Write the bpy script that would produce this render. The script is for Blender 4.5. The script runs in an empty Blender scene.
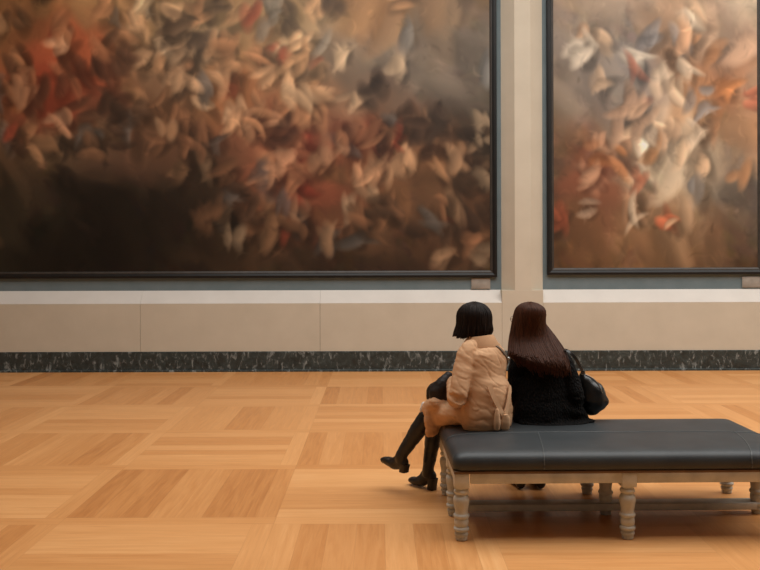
import bpy, bmesh, math, random
import numpy as np
from mathutils import Vector, noise as mnoise

random.seed(7)
RNG = np.random.default_rng(11)
SC = bpy.context.scene
COL = SC.collection
V = Vector
H_EYE, FPX, HOR = 1.55, 860.0, 250.0


def at(px, py, Y):
    """world point at distance Y that was measured at this place of the 760x570 photograph"""
    return V(((px - 380.0) * Y / FPX, Y, H_EYE - (py - HOR) * Y / FPX))


def s2l(c):
    c = np.asarray(c, float) / 255.0
    return np.where(c <= 0.04045, c / 12.92, ((c + 0.055) / 1.055) ** 2.4)


def lin(r, g, b):
    return tuple(float(v) for v in s2l((r, g, b))) + (1.0,)


# ------------------------------------------------------------------ materials
class NT:
    def __init__(self, name):
        self.m = bpy.data.materials.new(name)
        self.m.use_nodes = True
        self.t = self.m.node_tree
        self.b = self.t.nodes['Principled BSDF']

    def n(self, kind, **kw):
        nd = self.t.nodes.new(kind)
        for k, v in kw.items():
            setattr(nd, k, v)
        return nd

    def l(self, a, b):
        self.t.links.new(a, b)

    def val(self, sock, v):
        if hasattr(v, 'links') or isinstance(v, bpy.types.NodeSocket):
            self.l(v, sock)
        else:
            sock.default_value = v

    def math(self, op, a, b=0.0, c=0.0):
        nd = self.n('ShaderNodeMath', operation=op)
        self.val(nd.inputs[0], a)
        self.val(nd.inputs[1], b)
        self.val(nd.inputs[2], c)
        return nd.outputs[0]

    def ramp(self, fac, stops):
        nd = self.n('ShaderNodeValToRGB')
        e = nd.color_ramp.elements
        e[0].position, e[0].color = stops[0]
        e[1].position, e[1].color = stops[-1]
        for p, c in stops[1:-1]:
            x = e.new(p)
            x.color = c
        self.l(fac, nd.inputs[0])
        return nd.outputs[0]

    def noise(self, vec, scale, detail=4.0, rough=0.55, dist=0.0):
        nd = self.n('ShaderNodeTexNoise')
        nd.inputs['Scale'].default_value = scale
        nd.inputs['Detail'].default_value = detail
        nd.inputs['Roughness'].default_value = rough
        nd.inputs['Distortion'].default_value = dist
        if vec is not None:
            self.l(vec, nd.inputs['Vector'])
        return nd.outputs['Fac']

    def coord(self):
        return self.n('ShaderNodeTexCoord').outputs['Object']

    def scaled(self, vec, sx, sy, sz):
        nd = self.n('ShaderNodeMapping')
        nd.inputs['Scale'].default_value = (sx, sy, sz)
        self.l(vec, nd.inputs['Vector'])
        return nd.outputs[0]

    def bump(self, h, strength, dist=0.01):
        nd = self.n('ShaderNodeBump')
        nd.inputs['Strength'].default_value = strength
        nd.inputs['Distance'].default_value = dist
        self.l(h, nd.inputs['Height'])
        self.l(nd.outputs[0], self.b.inputs['Normal'])

    def set(self, color=None, rough=None, spec=None, metal=None):
        if color is not None:
            self.val(self.b.inputs['Base Color'], color)
        if rough is not None:
            self.val(self.b.inputs['Roughness'], rough)
        if spec is not None:
            self.b.inputs['Specular IOR Level'].default_value = spec
        if metal is not None:
            self.b.inputs['Metallic'].default_value = metal


def mottled(name, c1, c2, scale=6.0, rough=0.6, spec=0.4, stretch=(1, 1, 1), bump=0.0, bscale=None, bdist=0.005, detail=4.0, lo=0.3, hi=0.7):
    k = NT(name)
    v = k.scaled(k.coord(), *stretch)
    f = k.noise(v, scale, detail)
    k.set(k.ramp(f, [(lo, c1), (hi, c2)]), rough, spec)
    if bump:
        k.bump(k.noise(v, bscale or scale * 4, 5.0), bump, bdist)
    return k.m


def floor_material():
    k = NT('oak_parquet')
    T = 1.222
    sep = k.n('ShaderNodeSeparateXYZ')
    k.l(k.coord(), sep.inputs[0])
    u = k.math('DIVIDE', k.math('ADD', sep.outputs[0], 0.607 + T * 40), T)
    v = k.math('DIVIDE', k.math('ADD', sep.outputs[1], -4.87 + T * 40), T)
    iu, iv = k.math('FLOOR', u), k.math('FLOOR', v)
    fu, fv = k.math('FRACT', u), k.math('FRACT', v)
    chk = k.math('MODULO', k.math('ADD', iu, iv), 2.0)

    def mix(a, b):  # chk 0 -> a, 1 -> b
        return k.math('ADD', k.math('MULTIPLY', a, k.math('SUBTRACT', 1.0, chk)), k.math('MULTIPLY', b, chk))

    # strips of oak run between the squares, both ways
    in_v = k.math('LESS_THAN', fv, 0.10)
    in_u = k.math('MULTIPLY', k.math('GREATER_THAN', fu, 0.902), k.math('SUBTRACT', 1.0, in_v))
    strip = k.math('ADD', in_v, in_u)
    tu = k.math('DIVIDE', fu, 0.902)
    tv = k.math('DIVIDE', k.math('SUBTRACT', fv, 0.10), 0.90)

    def pick(t, a_, b_):  # t 0 -> a, 1 -> b
        return k.math('ADD', k.math('MULTIPLY', a_, k.math('SUBTRACT', 1.0, t)), k.math('MULTIPLY', b_, t))

    N = 7.0
    across = pick(in_u, pick(in_v, mix(tv, tu), k.math('MULTIPLY', fv, 10.0 / N)), k.math('MULTIPLY', k.math('SUBTRACT', fu, 0.902), 10.2 / N))
    along = pick(in_u, pick(in_v, mix(tu, tv), fu), fv)
    pid = k.math('ADD', k.math('FLOOR', k.math('MULTIPLY', across, N)), k.math('ADD', k.math('MULTIPLY', in_v, 20.0), k.math('MULTIPLY', in_u, 30.0)))
    pf = k.math('FRACT', k.math('MULTIPLY', across, N))
    cmb = k.n('ShaderNodeCombineXYZ')
    k.l(iu, cmb.inputs[0])
    k.l(iv, cmb.inputs[1])
    k.l(pid, cmb.inputs[2])
    wn = k.n('ShaderNodeTexWhiteNoise', noise_dimensions='3D')
    k.l(cmb.outputs[0], wn.inputs['Vector'])
    rnd = wn.outputs['Value']
    cmt = k.n('ShaderNodeCombineXYZ')
    k.l(iu, cmt.inputs[0])
    k.l(iv, cmt.inputs[1])
    wt = k.n('ShaderNodeTexWhiteNoise', noise_dimensions='3D')
    k.l(cmt.outputs[0], wt.inputs['Vector'])
    # grain runs along the plank
    g = k.n('ShaderNodeCombineXYZ')
    k.l(k.math('MULTIPLY', along, 1.6), g.inputs[0])
    k.l(k.math('ADD', k.math('MULTIPLY', across, 26.0), k.math('MULTIPLY', rnd, 40.0)), g.inputs[1])
    k.l(k.math('MULTIPLY', rnd, 17.0), g.inputs[2])
    grain = k.noise(g.outputs[0], 1.6, 6.0, 0.6, 0.8)
    t = k.math('ADD', k.math('MULTIPLY', rnd, 0.27), k.math('MULTIPLY', grain, 0.62))
    t = k.math('ADD', t, k.math('MULTIPLY', wt.outputs['Value'], 0.12))
    # the planks laid towards the viewer are a shade redder than those laid across
    t = k.math('SUBTRACT', t, k.math('MULTIPLY', k.math('MULTIPLY', chk, k.math('SUBTRACT', 1.0, strip)), 0.10))
    col = k.ramp(t, [(0.05, lin(172, 108, 56)), (0.35, lin(202, 139, 81)), (0.65, lin(221, 161, 102)), (0.95, lin(235, 184, 127))])
    # joints
    e1 = k.math('MULTIPLY', k.math('LESS_THAN', k.math('ABSOLUTE', k.math('SUBTRACT', pf, 0.5)), 0.488), 1.0)
    e2 = k.math('LESS_THAN', k.math('ABSOLUTE', k.math('SUBTRACT', along, 0.5)), 0.4975)
    e = k.math('MULTIPLY', e1, e2)
    mx = k.n('ShaderNodeMix', data_type='RGBA')
    k.l(k.math('ADD', k.math('MULTIPLY', e, 0.14), 0.86), mx.inputs[0])
    mx.inputs[6].default_value = lin(140, 84, 40)
    k.l(col, mx.inputs[7])
    k.set(mx.outputs[2], k.math('ADD', k.math('MULTIPLY', grain, 0.15), 0.30), 0.35)
    k.bump(k.math('MULTIPLY', grain, e), 0.06, 0.002)
    return k.m


def marble_material():
    k = NT('green_black_marble')
    c = k.coord()
    v = k.scaled(c, 1.0, 1.0, 1.3)
    rot = k.n('ShaderNodeMapping')
    rot.inputs['Rotation'].default_value = (0, math.radians(35), 0)
    rot.inputs['Scale'].default_value = (11.0, 11.0, 5.0)
    k.l(c, rot.inputs['Vector'])
    n1 = k.noise(rot.outputs[0], 2.0, 7.0, 0.62, 0.6)
    n2 = k.noise(v, 9.0, 8.0, 0.72, 0.8)
    a = k.ramp(n1, [(0.54, (0, 0, 0, 1)), (0.68, (1, 1, 1, 1))])
    base = k.ramp(n2, [(0.35, lin(36, 43, 43)), (0.55, lin(52, 62, 62)), (0.75, lin(76, 87, 87))])
    mx = k.n('ShaderNodeMix', data_type='RGBA')
    k.l(k.math('MULTIPLY', a, 0.75), mx.inputs[0])
    k.l(base, mx.inputs[6])
    mx.inputs[7].default_value = lin(150, 157, 156)
    k.set(mx.outputs[2], 0.3, 0.45)
    return k.m


def hair_material(name, c1, c2, tip=None, ztip=None):
    k = NT(name)
    c = k.coord()
    f = k.noise(k.scaled(c, 60, 60, 3.0), 1.5, 3.0)
    col = k.ramp(f, [(0.3, c1), (0.72, c2)])
    if tip is not None:
        sep = k.n('ShaderNodeSeparateXYZ')
        k.l(c, sep.inputs[0])
        mr = k.n('ShaderNodeMapRange')
        mr.inputs['From Min'].default_value = ztip[0]
        mr.inputs['From Max'].default_value = ztip[1]
        k.l(sep.outputs[2], mr.inputs[0])
        mx = k.n('ShaderNodeMix', data_type='RGBA')
        k.l(k.math('MULTIPLY', mr.outputs[0], f), mx.inputs[0])
        k.l(col, mx.inputs[6])
        mx.inputs[7].default_value = tip
        col = mx.outputs[2]
    k.set(col, 0.55, 0.14)
    return k.m


def knit_material():
    k = NT('black_knit')
    c = k.coord()
    w = k.n('ShaderNodeTexVoronoi')
    w.inputs['Scale'].default_value = 95.0
    k.l(k.scaled(c, 1.0, 1.0, 0.6), w.inputs['Vector'])
    d = w.outputs['Distance']
    k.set(k.ramp(d, [(0.0, lin(30, 27, 25)), (0.55, lin(9, 8, 8))]), 0.85, 0.15)
    k.bump(k.math('SUBTRACT', 1.0, d), 0.7, 0.012)
    return k.m


def paint_material():
    k = NT('oil_paint')
    a = k.n('ShaderNodeVertexColor')
    a.layer_name = 'paint'
    k.set(a.outputs['Color'], 0.42, 0.28)
    k.bump(k.noise(k.coord(), 45.0, 5.0), 0.10, 0.004)
    return k.m


M = {
    'floor': floor_material(),
    'marble': marble_material(),
    'stone': mottled('beige_stone', lin(193, 184, 166), lin(200, 191, 173), 3.0, 0.65, 0.25, bump=0.03, bscale=60, bdist=0.002),
    'sill': mottled('pale_stone', lin(208, 202, 194), lin(215, 209, 201), 3.0, 0.6, 0.3),
    'fabric': mottled('blue_grey_wall_cloth', lin(102, 116, 120), lin(111, 124, 128), 5.0, 0.85, 0.15, bump=0.1, bscale=300, bdist=0.001),
    'dark_gap': mottled('joint_filler', lin(90, 78, 62), lin(96, 84, 68), 5.0, 0.9, 0.1),
    'frame': mottled('black_frame_lacquer', lin(13, 12, 12), lin(20, 19, 18), 8.0, 0.45, 0.35),
    'slip': mottled('grey_frame_slip', lin(48, 44, 40), lin(62, 57, 52), 8.0, 0.45, 0.4),
    'paint': paint_material(),
    'placard': mottled('placard_card', lin(140, 133, 124), lin(158, 150, 140), 14.0, 0.6, 0.3),
    'wood': mottled('grey_painted_wood', lin(172, 171, 162), lin(205, 203, 192), 9.0, 0.45, 0.4, stretch=(1, 1, 1), bump=0.08, bscale=40, bdist=0.002),
    'lip': mottled('brown_bench_lip', lin(88, 62, 40), lin(106, 78, 52), 9.0, 0.45, 0.4),
    'leather': mottled('slate_leather', lin(44, 48, 50), lin(54, 58, 60), 7.0, 0.46, 0.4, bump=0.12, bscale=260, bdist=0.0015),
    'seam': mottled('leather_piping', lin(70, 75, 76), lin(80, 84, 85), 20.0, 0.4, 0.5),
    'coat': mottled('tan_cotton', lin(194, 152, 115), lin(211, 169, 131), 10.0, 0.8, 0.2, bump=0.12, bscale=180, bdist=0.0015),
    'belt': mottled('tan_belt_cotton', lin(200, 160, 123), lin(216, 176, 139), 14.0, 0.8, 0.2),
    'button': mottled('horn_button', lin(70, 46, 30), lin(96, 66, 44), 30.0, 0.3, 0.5),
    'white_cloth': mottled('white_cotton', lin(214, 205, 196), lin(226, 218, 210), 20.0, 0.8, 0.2),
    'skin': mottled('skin', lin(205, 152, 124), lin(218, 168, 140), 12.0, 0.5, 0.35),
    'eye': mottled('eye_white', lin(226, 220, 214), lin(235, 230, 226), 20.0, 0.2, 0.5),
    'iris': mottled('dark_iris', lin(40, 26, 18), lin(58, 38, 26), 20.0, 0.2, 0.5),
    'boot': mottled('black_boot_leather', lin(17, 14, 13), lin(27, 22, 20), 14.0, 0.38, 0.5, bump=0.15, bscale=40, bdist=0.003),
    'heel': mottled('boot_heel', lin(14, 11, 10), lin(24, 18, 16), 14.0, 0.4, 0.5),
    'trouser': mottled('black_trouser', lin(14, 14, 15), lin(20, 20, 21), 14.0, 0.85, 0.2),
    'knit': knit_material(),
    'bag': mottled('black_bag_leather', lin(17, 16, 16), lin(27, 25, 24), 10.0, 0.33, 0.5, bump=0.2, bscale=30, bdist=0.004),
    'suede': mottled('black_soft_leather', lin(20, 17, 15), lin(36, 28, 24), 16.0, 0.55, 0.35, bump=0.3, bscale=30, bdist=0.006),
    'strap': mottled('grey_brown_strap', lin(88, 74, 60), lin(108, 92, 76), 20.0, 0.5, 0.4),
    'steel': mottled('dull_steel', lin(150, 148, 144), lin(172, 170, 166), 20.0, 0.3, 0.5),
    'hair_black': hair_material('black_brown_hair', lin(17, 12, 10), lin(36, 25, 20)),
    'hair_brown': hair_material('long_brown_hair', lin(15, 10, 8), lin(29, 19, 14), lin(88, 51, 33), (1.0, 0.80)),
}
M['steel'].node_tree.nodes['Principled BSDF'].inputs['Metallic'].default_value = 1.0


# ------------------------------------------------------------------ mesh helpers
class MB:
    def __init__(self):
        self.v, self.f = [], []

    def add(self, vs, fs):
        o = len(self.v)
        self.v += [V(p) for p in vs]
        self.f += [tuple(i + o for i in f) for f in fs]

    def box(self, x0, x1, y0, y1, z0, z1):
        self.add([(x0, y0, z0), (x1, y0, z0), (x1, y1, z0), (x0, y1, z0), (x0, y0, z1), (x1, y0, z1), (x1, y1, z1), (x0, y1, z1)],
                 [(0, 3, 2, 1), (4, 5, 6, 7), (0, 1, 5, 4), (1, 2, 6, 5), (2, 3, 7, 6), (3, 0, 4, 7)])

    def bbox(self, x0, x1, y0, y1, z0, z1, b=0.006):
        """box with chamfered edges"""
        bm = bmesh.new()
        bmesh.ops.create_cube(bm, size=1.0)
        for q in bm.verts:
            q.co = V((x0 + (q.co.x + .5) * (x1 - x0), y0 + (q.co.y + .5) * (y1 - y0), z0 + (q.co.z + .5) * (z1 - z0)))
        bmesh.ops.bevel(bm, geom=bm.edges[:], offset=b, segments=2, profile=0.5, affect='EDGES')
        self.from_bm(bm)

    def from_bm(self, bm):
        bm.verts.index_update()
        self.add([q.co.copy() for q in bm.verts], [tuple(q.index for q in f.verts) for f in bm.faces])
        bm.free()

    def prism(self, poly, axis, a, b):
        """poly: list of 2-D points, extruded along axis from a to b"""
        def P(p, t):
            return (t, p[0], p[1]) if axis == 'x' else ((p[0], t, p[1]) if axis == 'y' else (p[0], p[1], t))
        n = len(poly)
        self.add([P(p, a) for p in poly] + [P(p, b) for p in poly],
                 [tuple(range(n))[::-1], tuple(range(n, 2 * n))] + [(i, (i + 1) % n, n + (i + 1) % n, n + i) for i in range(n)])

    def rings(self, rings, cap=True):
        n = len(rings[0])
        vs = [p for r in rings for p in r]
        fs = []
        for k in range(len(rings) - 1):
            for i in range(n):
                j = (i + 1) % n
                fs.append((k * n + i, k * n + j, (k + 1) * n + j, (k + 1) * n + i))
        if cap:
            fs.append(tuple(range(n))[::-1])
            fs.append(tuple(range((len(rings) - 1) * n, len(rings) * n)))
        self.add(vs, fs)

    def lathe(self, cx, cy, prof, n=28):
        self.rings([[(cx + r * math.cos(2 * math.pi * i / n), cy + r * math.sin(2 * math.pi * i / n), z) for i in range(n)] for z, r in prof])

    def ellipsoid(self, c, r, axes=None, nu=20, nv=14):
        c = V(c)
        ax = axes or (V((1, 0, 0)), V((0, 1, 0)), V((0, 0, 1)))
        rr = []
        for k in range(1, nv):
            a = math.pi * k / nv
            rr.append([c - ax[2] * (r[2] * math.cos(a)) + ax[0] * (r[0] * math.sin(a) * math.cos(2 * math.pi * i / nu)) +
                       ax[1] * (r[1] * math.sin(a) * math.sin(2 * math.pi * i / nu)) for i in range(nu)])
        self.rings(rr)

    def tube(self, pts, up=(0, 0, 1), n=16, sub=5, caps=True):
        """pts: (pos, r_side[, r_up]); a smooth elliptical tube with rounded ends"""
        P = [V(p[0]) for p in pts]
        R = [(p[1], p[2] if len(p) > 2 else p[1]) for p in pts]
        Q, S = [], []
        m = len(P)
        for k in range(m - 1):
            p0, p1, p2, p3 = P[max(k - 1, 0)], P[k], P[k + 1], P[min(k + 2, m - 1)]
            for i in range(sub):
                t = i / sub
                Q.append(0.5 * ((2 * p1) + (p2 - p0) * t + (2 * p0 - 5 * p1 + 4 * p2 - p3) * t * t + (3 * p1 - p0 - 3 * p2 + p3) * t ** 3))
                e = t * t * (3 - 2 * t)
                S.append((R[k][0] * (1 - e) + R[k + 1][0] * e, R[k][1] * (1 - e) + R[k + 1][1] * e))
        Q.append(P[-1])
        S.append(R[-1])
        up = V(up)
        T = []
        for k in range(len(Q)):
            t = (Q[min(k + 1, len(Q) - 1)] - Q[max(k - 1, 0)]).normalized()
            T.append(t)

        def ring(c, t, a, b):
            side = t.cross(up)
            if side.length < 1e-4:
                side = t.cross(V((0.3, 1, 0.1)))
            side.normalize()
            u2 = side.cross(t).normalized()
            return [c + side * (a * math.cos(2 * math.pi * i / n)) + u2 * (b * math.sin(2 * math.pi * i / n)) for i in range(n)]
        rr = []
        if caps:
            d = min(S[0]) * 0.8
            for a in (80, 50, 25):
                a = math.radians(a)
                rr.append(ring(Q[0] - T[0] * (d * math.sin(a)), T[0], S[0][0] * math.cos(a), S[0][1] * math.cos(a)))
        for q, t, s in zip(Q, T, S):
            rr.append(ring(q, t, *s))
        if caps:
            d = min(S[-1]) * 0.8
            for a in (25, 50, 80):
                a = math.radians(a)
                rr.append(ring(Q[-1] + T[-1] * (d * math.sin(a)), T[-1], S[-1][0] * math.cos(a), S[-1][1] * math.cos(a)))
        self.rings(rr)

    def ribbon(self, pts, wid, thick, normals):
        """flat strap through pts; normals: outward direction at each point"""
        rr = []
        for k, p in enumerate(pts):
            t = (pts[min(k + 1, len(pts) - 1)] - pts[max(k - 1, 0)]).normalized()
            nn = (normals[k] - t * normals[k].dot(t)).normalized()
            s = t.cross(nn).normalized()
            w = wid[k] if isinstance(wid, (list, tuple)) else wid
            rr.append([p + s * (w / 2) + nn * (thick / 2), p - s * (w / 2) + nn * (thick / 2), p - s * (w / 2) - nn * (thick / 2), p + s * (w / 2) - nn * (thick / 2)])
        self.rings(rr)

    def mesh(self, name, origin=(0, 0, 0), fix=True):
        o = V(origin)
        me = bpy.data.meshes.new(name)
        me.from_pydata([tuple(p - o) for p in self.v], [], self.f)
        if fix:
            bm = bmesh.new()
            bm.from_mesh(me)
            bmesh.ops.recalc_face_normals(bm, faces=bm.faces)
            bm.to_mesh(me)
            bm.free()
        return me


ORIGIN = {}


def link(name, me, mat, parent=None, origin=(0, 0, 0), smooth=True, sharp=None):
    o = bpy.data.objects.new(name, me)
    COL.objects.link(o)
    if mat is not None:
        me.materials.append(mat)
    if parent is None:
        o.location = origin
        ORIGIN[o.name] = V(origin)
    else:
        o.parent = parent
        ORIGIN[o.name] = V(origin)
    if smooth:
        me.shade_smooth()
        if sharp:
            me.set_sharp_from_angle(angle=math.radians(sharp))
    return o


def build(name, mb, mat, parent=None, origin=None, smooth=True, sharp=35):
    """parts share the origin of their thing"""
    org = ORIGIN[parent.name] if parent is not None else V(origin or (0, 0, 0))
    return link(name, mb.mesh(name, org), mat, parent, org, smooth, sharp)


def remeshed(mb, voxel, smooth_n=6, fac=0.5, wrinkle=None, dec=None):
    me = mb.mesh('tmp')
    o = bpy.data.objects.new('tmp', me)
    COL.objects.link(o)
    r = o.modifiers.new('r', 'REMESH')
    r.mode = 'VOXEL'
    r.voxel_size = voxel
    if smooth_n:
        s = o.modifiers.new('s', 'SMOOTH')
        s.factor = fac
        s.iterations = smooth_n
    dg = bpy.context.evaluated_depsgraph_get()
    out = bpy.data.meshes.new_from_object(o.evaluated_get(dg))
    bpy.data.objects.remove(o)
    bpy.data.meshes.remove(me)
    if wrinkle:
        for q in out.vertices:
            d = wrinkle(q.co, q.normal)
            if d:
                q.co = q.co + q.normal * d
    return out


def seated(me):
    """what rests on the bench is pressed flat by the cushion"""
    for q in me.vertices:
        x, y, z = q.co
        dx, dy = x - BCX - BSX, y - BCY - BSY
        x, y = BCX + dx * math.cos(TH) + dy * math.sin(TH), BCY - dx * math.sin(TH) + dy * math.cos(TH)
        ins = min(x - BX0, BX1 - x, y - BY0, BY1 - y)
        if ins > 0 and z > 0.37:
            q.co.z = max(z, cush_z(ins) + 0.001)


def organic(name, mb, mat, parent=None, origin=None, voxel=0.01, smooth_n=6, fac=0.5, wrinkle=None):
    org = ORIGIN[parent.name] if parent is not None else V(origin or (0, 0, 0))
    me = remeshed(mb, voxel, smooth_n, fac, wrinkle)
    me.name = name
    if name in ('person', 'coat', 'cardigan', 'trousers', 'bag_body'):
        seated(me)
    me.transform(__import__('mathutils').Matrix.Translation(-org))
    return link(name, me, mat, parent, org, True, None)


def tag(o, label=None, cat=None, group=None, kind=None):
    if label:
        o['label'] = label
    if cat:
        o['category'] = cat
    if group:
        o['group'] = group
    if kind:
        o['kind'] = kind
    return o


def empty(name, loc):
    o = bpy.data.objects.new(name, None)
    o.empty_display_size = 0.1
    COL.objects.link(o)
    o.location = loc
    ORIGIN[o.name] = V(loc)
    return o


def struct(name, mb, mat, sharp=None):
    o = build(name, mb, mat, None, (0, 0, 0), smooth=bool(sharp), sharp=sharp)
    o['kind'] = 'structure'
    return o


# ------------------------------------------------------------------ the gallery
YW, YR = 11.0, 11.15          # face of the dado / cloth-covered back of the recesses
ZB, ZS, ZT = 0.257, 0.872, 1.031
X0, X1 = -9.0, 15.0
mb = MB(); mb.box(X0, X1, -4.0, YR + 0.02, -0.1, 0.0); struct('floor', mb, M['floor'])
mb = MB(); mb.box(X0, X1, YR, YR + 0.25, -0.1, 7.2); struct('wall_back', mb, M['fabric'])
mb = MB()
mb.prism([(YW - 0.012, 0.026), (YW - 0.012, ZB - 0.008), (YW - 0.004, ZB), (YR + .01, ZB), (YR + .01, 0.0), (YW - 0.034, 0.0), (YW - 0.034, 0.018), (YW - 0.026, 0.026)], 'x', X0, X1)
struct('baseboard_back', mb, M['marble'])

mb = MB(); mb.box(X0 - .2, X0, -4.2, YR + .25, -0.1, 7.4); struct('wall_left', mb, M['stone'])
mb = MB(); mb.box(X1, X1 + .2, -4.2, YR + .25, -0.1, 7.4); struct('wall_right', mb, M['stone'])
mb = MB(); mb.box(X0, X1, -4.2, -4.0, -0.1, 7.4); struct('wall_front', mb, M['fabric'])
SX0, SX1, SY0, SY1 = -3.2, 14.0, 2.8, 9.0      # the glazed opening of the ceiling
mb = MB()
mb.box(X0, SX0, -4.0, YR, 7.2, 7.4); mb.box(SX1, X1, -4.0, YR, 7.2, 7.4); mb.box(SX0, SX1, -4.0, SY0, 7.2, 7.4); mb.box(SX0, SX1, SY1, YR, 7.2, 7.4)
struct('ceiling', mb, M['sill'])
piers = [(-6.55, -6.02), (1.56, 2.086), (5.08, 5.61)]
tn = 1
for a, b in piers:
    mb = MB()
    mb.bbox(a, b, YW, YR + 0.01, ZB, ZT, 0.003)
    mb.prism([(a + 0.008, YR + 0.005), (a + 0.166, YW + 0.001), (b - 0.155, YW + 0.001), (b + 0.028, YR + 0.005)], 'z', ZT, 7.2)
    struct('trim_%d' % tn, mb, M['stone']); tn += 1
gap = 0.0035
spans = [(X0, -6.55, []), (-6.02, 1.56, [-3.07, -0.77]), (2.086, 5.08, []), (5.61, X1, [])]
for a, b, cuts in spans:
    xs = [a] + cuts + [b]
    md, ms = MB(), MB()
    for p, q in zip(xs[:-1], xs[1:]):
        md.bbox(p + gap / 2, q - gap / 2, YW, YR + 0.01, ZB, ZS - 0.001, 0.002)
        ms.prism([(YW, ZS - 0.0005), (YR + 0.01, ZT + 0.0106), (YR + 0.01, ZS - 0.0005)], 'x', p + gap / 4, q - gap / 4)
    struct('trim_%d' % tn, md, M['stone']); tn += 1
    struct('trim_%d' % tn, ms, M['sill']); tn += 1
# dark joint behind the dado seams
mj = MB()
for x in (-3.07, -0.77, 1.56, 2.086):
    mj.box(x - 0.01, x + 0.01, YW + 0.006, YR + 0.005, ZB + .001, ZS - 0.012)
struct('trim_%d' % tn, mj, M['dark_gap']); tn += 1


# ------------------------------------------------------------------ paintings (plain painterly colour fields)
def smooth_noise(h, w, cells, rng):
    gh, gw = max(2, int(cells * h / w) + 2), cells + 2
    g = rng.random((gh, gw))
    y = np.linspace(0, gh - 1.001, h); x = np.linspace(0, gw - 1.001, w)
    yi, xi = y.astype(int), x.astype(int)
    ty = (y - yi)[:, None]; tx = (x - xi)[None]
    ty = ty * ty * (3 - 2 * ty); tx = tx * tx * (3 - 2 * tx)
    A = g[yi][:, xi]; B = g[yi][:, xi + 1]; C_ = g[yi + 1][:, xi]; D = g[yi + 1][:, xi + 1]
    return (A * (1 - tx) + B * tx) * (1 - ty) + (C_ * (1 - tx) + D * tx) * ty


def paint(h, w, grid, seed, accents, n_strokes, n_acc, zone):
    rng = np.random.default_rng(seed)
    g = np.array(grid, float)
    gh, gw = g.shape[:2]
    yy = np.linspace(0, gh - 1.001, h)[:, None] + (smooth_noise(h, w, 9, rng) - .5) * 0.9 + (smooth_noise(h, w, 26, rng) - .5) * 0.5
    xx = np.linspace(0, gw - 1.001, w)[None] + (smooth_noise(h, w, 9, rng) - .5) * 0.9 + (smooth_noise(h, w, 26, rng) - .5) * 0.5
    yy = np.clip(yy, 0, gh - 1.001); xx = np.clip(xx, 0, gw - 1.001)
    yi, xi = yy.astype(int), xx.astype(int)
    ty, tx = (yy - yi)[..., None], (xx - xi)[..., None]
    img = (g[yi, xi] * (1 - tx) + g[yi, xi + 1] * tx) * (1 - ty) + (g[yi + 1, xi] * (1 - tx) + g[yi + 1, xi + 1] * tx) * ty
    base = img.copy()
    for c, a in ((14, .34), (36, .26), (80, .16)):
        img *= (1 + a * (smooth_noise(h, w, c, rng)[..., None] * 2 - 1) * 0.7)
    ang = smooth_noise(h, w, 12, rng) * 2.6 - 0.2

    def stroke(cy, cx, L, W, a, col, alpha, bend, sh=0.10):
        R = int(L + W + 2)
        y0, y1, x0, x1 = max(0, cy - R), min(h, cy + R), max(0, cx - R), min(w, cx + R)
        if y1 <= y0 or x1 <= x0:
            return
        Y, X = np.mgrid[y0:y1, x0:x1]
        u = (X - cx) * math.cos(a) + (Y - cy) * math.sin(a)
        v = -(X - cx) * math.sin(a) + (Y - cy) * math.cos(a) + bend * u * u / max(L, 1)
        m = np.clip(1.25 - 1.25 * ((u / L) ** 2 + (v / W) ** 2), 0, 1)
        shade = 1 - sh * np.clip(v / W, -1, 1)
        m = (m * alpha)[..., None]
        img[y0:y1, x0:x1] = img[y0:y1, x0:x1] * (1 - m) + np.clip(col * shade[..., None], 0, 255) * m

    for _ in range(n_strokes):
        cy, cx = int(rng.integers(0, h)), int(rng.integers(0, w))
        col = base[cy, cx] * (1 + rng.normal(0, .13)) + rng.normal(0, 3, 3)
        stroke(cy, cx, rng.uniform(6, 22), rng.uniform(3, 9), ang[cy, cx] + rng.normal(0, .5), col, rng.uniform(.2, .5), rng.normal(0, .3))
    for _ in range(n_acc // 2):
        cy, cx = int(rng.integers(0, h)), int(rng.integers(0, w))
        stroke(cy, cx, rng.uniform(25, 60), rng.uniform(10, 24), ang[cy, cx] + rng.normal(0, .4), base[cy, cx] * (1 + rng.normal(0.04, .17)), rng.uniform(.3, .7), rng.normal(0, .25), .15)
    wts = np.array([a_[3] for a_ in accents], float)
    wts /= wts.sum()
    for _ in range(n_acc):
        cy, cx = int(rng.integers(0, h)), int(rng.integers(0, w))
        if rng.random() > zone(cx / w, cy / h):
            continue
        lum = base[cy, cx].mean()
        col = np.array(accents[int(rng.choice(len(accents), p=wts))][:3], float) * min(1.08, 0.45 + lum / 150)
        col = col * .62 + base[cy, cx] * .38
        a0 = rng.uniform(.5, 2.6)
        # a billow: a few soft overlapping lobes with a dark underside
        stroke(cy + 5, cx + 5, rng.uniform(12, 22), rng.uniform(7, 12), a0, base[cy, cx] * .5, .5, rng.normal(0, .3))
        for _k in range(int(rng.integers(2, 5))):
            stroke(cy + int(rng.normal(0, 6)), cx + int(rng.normal(0, 5)), rng.uniform(9, 22), rng.uniform(4, 9), a0 + rng.normal(0, .5), col * (1 + rng.normal(0, .10)), rng.uniform(.5, .9), rng.normal(0, .2), 0.30)
    for _ in range(n_strokes // 3):
        cy, cx = int(rng.integers(0, h)), int(rng.integers(0, w))
        col = img[cy, cx] * (1 + rng.normal(0, .10))
        stroke(cy, cx, rng.uniform(3, 9), rng.uniform(1, 2.5), ang[cy, cx] + rng.normal(0, .6), col, rng.uniform(.3, .6), rng.normal(0, .5))
    pad = np.pad(img, ((1, 1), (1, 1), (0, 0)), 'edge')
    img = (pad[1:-1, 1:-1] * 2 + pad[:-2, 1:-1] + pad[2:, 1:-1] + pad[1:-1, :-2] + pad[1:-1, 2:]) / 6
    return np.clip(img, 3, 250)


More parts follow.
